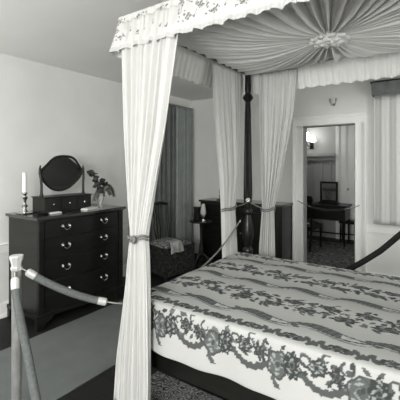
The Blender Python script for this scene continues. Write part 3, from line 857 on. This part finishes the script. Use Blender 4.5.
for i_ in range(24):
    for j_ in range(30):
        u_ = i_/23; d_ = j_/29*.22; y_ = -.09+.18*u_*(1+.25*j_/29)
        xx_ = min(d_, .09); dn_ = max(0, d_-.09)
        P_[i_, j_] = (xx_+.02*min(1, dn_*30)+.006*math.sin(u_*14)*min(1, dn_*12), y_, .006*math.sin(u_*9+d_*20)-dn_-.012*min(1, max(0, d_-.06)*20))
cu = tag(obj('folded_cloth', grid_mesh('folded_cloth', P_), mat('pale_cloth', g(.34), .9, noise=.3, nscale=12), smooth=True, solid=.004), 'small pale cloth lying over the seat of the side chair by the drapes', 'cloth')
cu.location = (-2.985, 3.61, .508); cu.rotation_euler = (0, 0, -.15)

# drapes over the window in the left wall
def drape(label, y0, y1, m, seed):
    r_ = np.random.RandomState(seed); n_ = 160; nz_ = 40
    P_ = np.zeros((n_, nz_, 3)); u_ = np.linspace(0, 1, n_); o_ = r_.uniform(0, 6, 4)
    for j in range(nz_):
        z = .02+(2.43-.02)*j/(nz_-1)
        P_[:, j, 0] = XL+.085+.022*np.sin(2*PI*8*u_+o_[0])+.010*np.sin(2*PI*19*u_+o_[1]+.3*math.sin(z))
        P_[:, j, 1] = y0+(y1-y0)*u_; P_[:, j, 2] = z
    o = obj('window_drape', grid_mesh('window_drape', P_), m, None, smooth=True, solid=.003, angle=180)
    tag(o, label, 'drape', 'long drapes over the window')
drape('dark full length drape on the left wall behind the side chair', 3.46, 4.33, 'drape', 1)
drape('paler full length drape on the left wall next to the room corner', 4.36, 4.80, 'drapel', 2)
t = thing('curtain_rod', 'thin rod carrying the long drapes high on the left wall', 'curtain rod', (XL+.05, 4.13, 2.445))
b = NB(); tube(b, [(.035, -.72, 0), (.035, .72, 0)], .010, 10); obj('rod', b, 'brass', t, smooth=True)
for y in (-.70, .68):
    obj('bracket', box(NB(), -.05, .045, y, y+.02, -.012, .012), 'brass', t)

# two pronged hook above the door
t = thing('wall_bracket', 'small two pronged bracket on the wall above the doorway', 'bracket', (-1.245, YB, 2.34))
obj('plate', box(NB(), -.012, .012, -.012, 0, -.05, -.01), 'silver', t, bevel=.003)
for s2 in (-1, 1):
    b = NB(); tube(b, [(0, -.012, -.04), (s2*.016, -.035, -.045), (s2*.032, -.045, -.01), (s2*.038, -.045, .015), (s2*.040, -.045, .045)], [.010, .007, .007, .015, .012], 10); obj('prong', b, 'post', t, smooth=True)

# window at the right end of the back wall, sheer blind under a dark pelmet
t = thing('window_pelmet', 'dark grey boxed pelmet at the top of the back wall right of the doorway', 'pelmet', (-.2, YB, 2.355))
b = NB(); box(b, -.565, .60, -.13, -.115, 0, .145); box(b, -.565, -.55, -.115, 0, 0, .145); box(b, .585, .60, -.115, 0, 0, .145); box(b, -.565, .60, -.13, 0, .145, .155)
obj('box', b, mat('pelmet_cloth', g(.17, GREEN), .9, noise=.25, nscale=14), t)
obj('moulding', box(NB(), -.58, .615, -.14, -.0, .155, .172), 'wood2', t)
n_ = 200; nz_ = 24; P_ = np.zeros((n_, nz_, 3)); u_ = np.linspace(0, 1, n_)
for j_ in range(nz_):
    P_[:, j_, 0] = -.755+1.13*u_; P_[:, j_, 1] = YB-.055+.008*np.sin(2*PI*7.5*u_+.6)+.002*np.sin(2*PI*21*u_); P_[:, j_, 2] = .765+1.585*j_/(nz_-1)
tag(obj('sheer_curtain', grid_mesh('sheer_curtain', P_), mat('sheer_cloth', g(.62), .9, spec=.1), smooth=True, solid=.003, angle=180), 'plain pale curtain hanging to the dado rail on the back wall right of the doorway', 'curtain')

# ---------------------------------------------------------------- the room beyond the doorway
t = thing('dressing_table', 'dark dressing table seen through the open doorway', 'table', (-1.92, 6.95, .0105))
obj('tabletop', box(NB(), -.44, .44, -.24, .24, .72, .75), 'wood', t, bevel=.004)
obj('apron', box(NB(), -.41, .41, -.20, .20, .47, .72), 'wood', t)
for x in (-.39, .39):
    for y in (-.18, .18):
        b = NB(); tube(b, [(x, y, .47), (x, y, .3), (x, y, .001)], [.024, .018, .014], 10); obj('leg', b, 'wood', t, smooth=True)
b = NB(); tube(b, [(-.39, 0, .2), (.39, 0, .2)], .012, 8); obj('stretcher', b, 'wood', t)
t = thing('table_mirror', 'small dark framed rectangular mirror on the dressing table beyond the doorway', 'mirror', (-1.86, 7.0, .762))
b = NB()
for x0, x1, z0, z1 in ((-.165, .165, .03, .065), (-.165, .165, .385, .42), (-.165, -.13, .065, .385), (.13, .165, .065, .385)): box(b, x0, x1, -.015, .015, z0, z1)
fr = obj('frame', b, 'wood', t)
obj('mirror_glass', box(NB(), -.13, .13, -.004, .006, .065, .385), 'mirror2', fr)
obj('stand', box(NB(), -.18, .18, -.05, .05, 0, .03), 'wood', t)
side_chair('dark chair beneath the dressing table in the room beyond the doorway', (-2.12, 6.33, .0105), PI/2, 'wood')
t = thing('low_stool', 'low dark stool by the far wall beyond the doorway, seen under the table', 'stool', (-1.58, 7.36, .001))
obj('seat', box(NB(), -.16, .16, -.12, .12, .36, .42), 'wood', t, bevel=.01)
for x in (-.13, .13):
    for y in (-.09, .09): obj('leg', lathe(NB(), [(.014, 0), (.02, .2), (.014, .36)], (x, y, 0), n=12), 'wood', t, smooth=True)
obj('stretcher', tube(NB(), [(-.13, -.09, .16), (.13, -.09, .16)], .010, 8), 'wood', t)
t = thing('toilet_jar', 'dark round jar on the left of the dressing table beyond the doorway', 'jar', (-2.2, 6.9, .762))
obj('jar', lathe(NB(), [(.04, 0), (.06, .03), (.06, .09), (.035, .12), (.04, .14)], n=20), 'wood2', t, smooth=True)
t = thing('wall_lamp', 'lit wall lamp with two white glass shades in the room beyond the doorway', 'lamp', (-2.36, YB2, 2.0))
obj('wall_plate', box(NB(), -.04, .04, -.02, 0, -.16, .04), 'wood2', t, bevel=.004)
for x, dz, k in ((-.05, 0, 1.0), (.055, -.03, .8)):
    b = NB(); tube(b, [(0, -.02, -.08), (x, -.09, -.11), (x*1.2, -.14, -.06), (x*1.2, -.14, dz)], .010, 8); ar = obj('arm', b, 'wood2', t, smooth=True)
    b = NB(); lathe(b, [(.03*k, dz), (.075*k, dz+.02), (.07*k, dz+.09), (.045*k, dz+.17*k), (.035*k, dz+.19*k)], (x*1.2, -.14, 0), n=20); obj('lamp_shade', b, 'lampglass', ar, smooth=True)

# ---------------------------------------------------------------- light
def area(name, loc, target, size, power, shape='DISK'):
    l = bpy.data.lights.new(name, 'AREA'); l.energy = power; l.size = size; l.shape = shape
    o = bpy.data.objects.new(name, l); C.objects.link(o); o.location = loc
    o.rotation_euler = (Vector(target)-Vector(loc)).to_track_quat('-Z', 'Y').to_euler()
    return o
def point(name, loc, power, r):
    l = bpy.data.lights.new(name, 'POINT'); l.energy = power; l.shadow_soft_size = r
    o = bpy.data.objects.new(name, l); C.objects.link(o); o.location = loc
    return o
point('photographers_flood_lamp', (-.30, -.45, 1.86), 27, .09)
point('added_fill_beyond_frame', (.75, 3.95, 1.75), 32, .18)  # added fill brightening the back wall and far curtains, no lamp stands here
area('photographers_side_lamp', (-2.3, -.7, 1.5), (-3.6, -.25, 1.6), .35, 38)
o = area('added_front_fill', (-.3, YF-.02, 1.5), (-.6, 3, 1.2), 1.5, 120, 'SQUARE')  # added soft fill for the closed room, set in the unseen window
point('far_room_lamp', (-2.3, YB2-.38, 2.12), 6, .08)
point('far_room_point_light', (-.6, 6.2, 2.3), 5, .12)  # bare point light high in the far room, no fitting modelled
w = bpy.data.worlds.new('world'); sc.world = w; w.use_nodes = True
w.node_tree.nodes['Background'].inputs['Color'].default_value = (1, 1, 1, 1)
w.node_tree.nodes['Background'].inputs['Strength'].default_value = .6

# ---------------------------------------------------------------- camera at the foot corner of the bed
cam = bpy.data.cameras.new('camera'); co = bpy.data.objects.new('camera', cam); C.objects.link(co)
co.location = (0, 0, 1.5); co.rotation_euler = (PI/2, 0, math.atan2(.5713, .8207))
cam.sensor_width = 36; cam.lens = 355/400*36; cam.shift_y = -35/400; cam.clip_start = .05
sc.camera = co
vs = sc.view_settings
vs.view_transform = 'Standard'; vs.look = 'None'; vs.exposure = 0.12; vs.gamma = 1.0; vs.use_curve_mapping = False
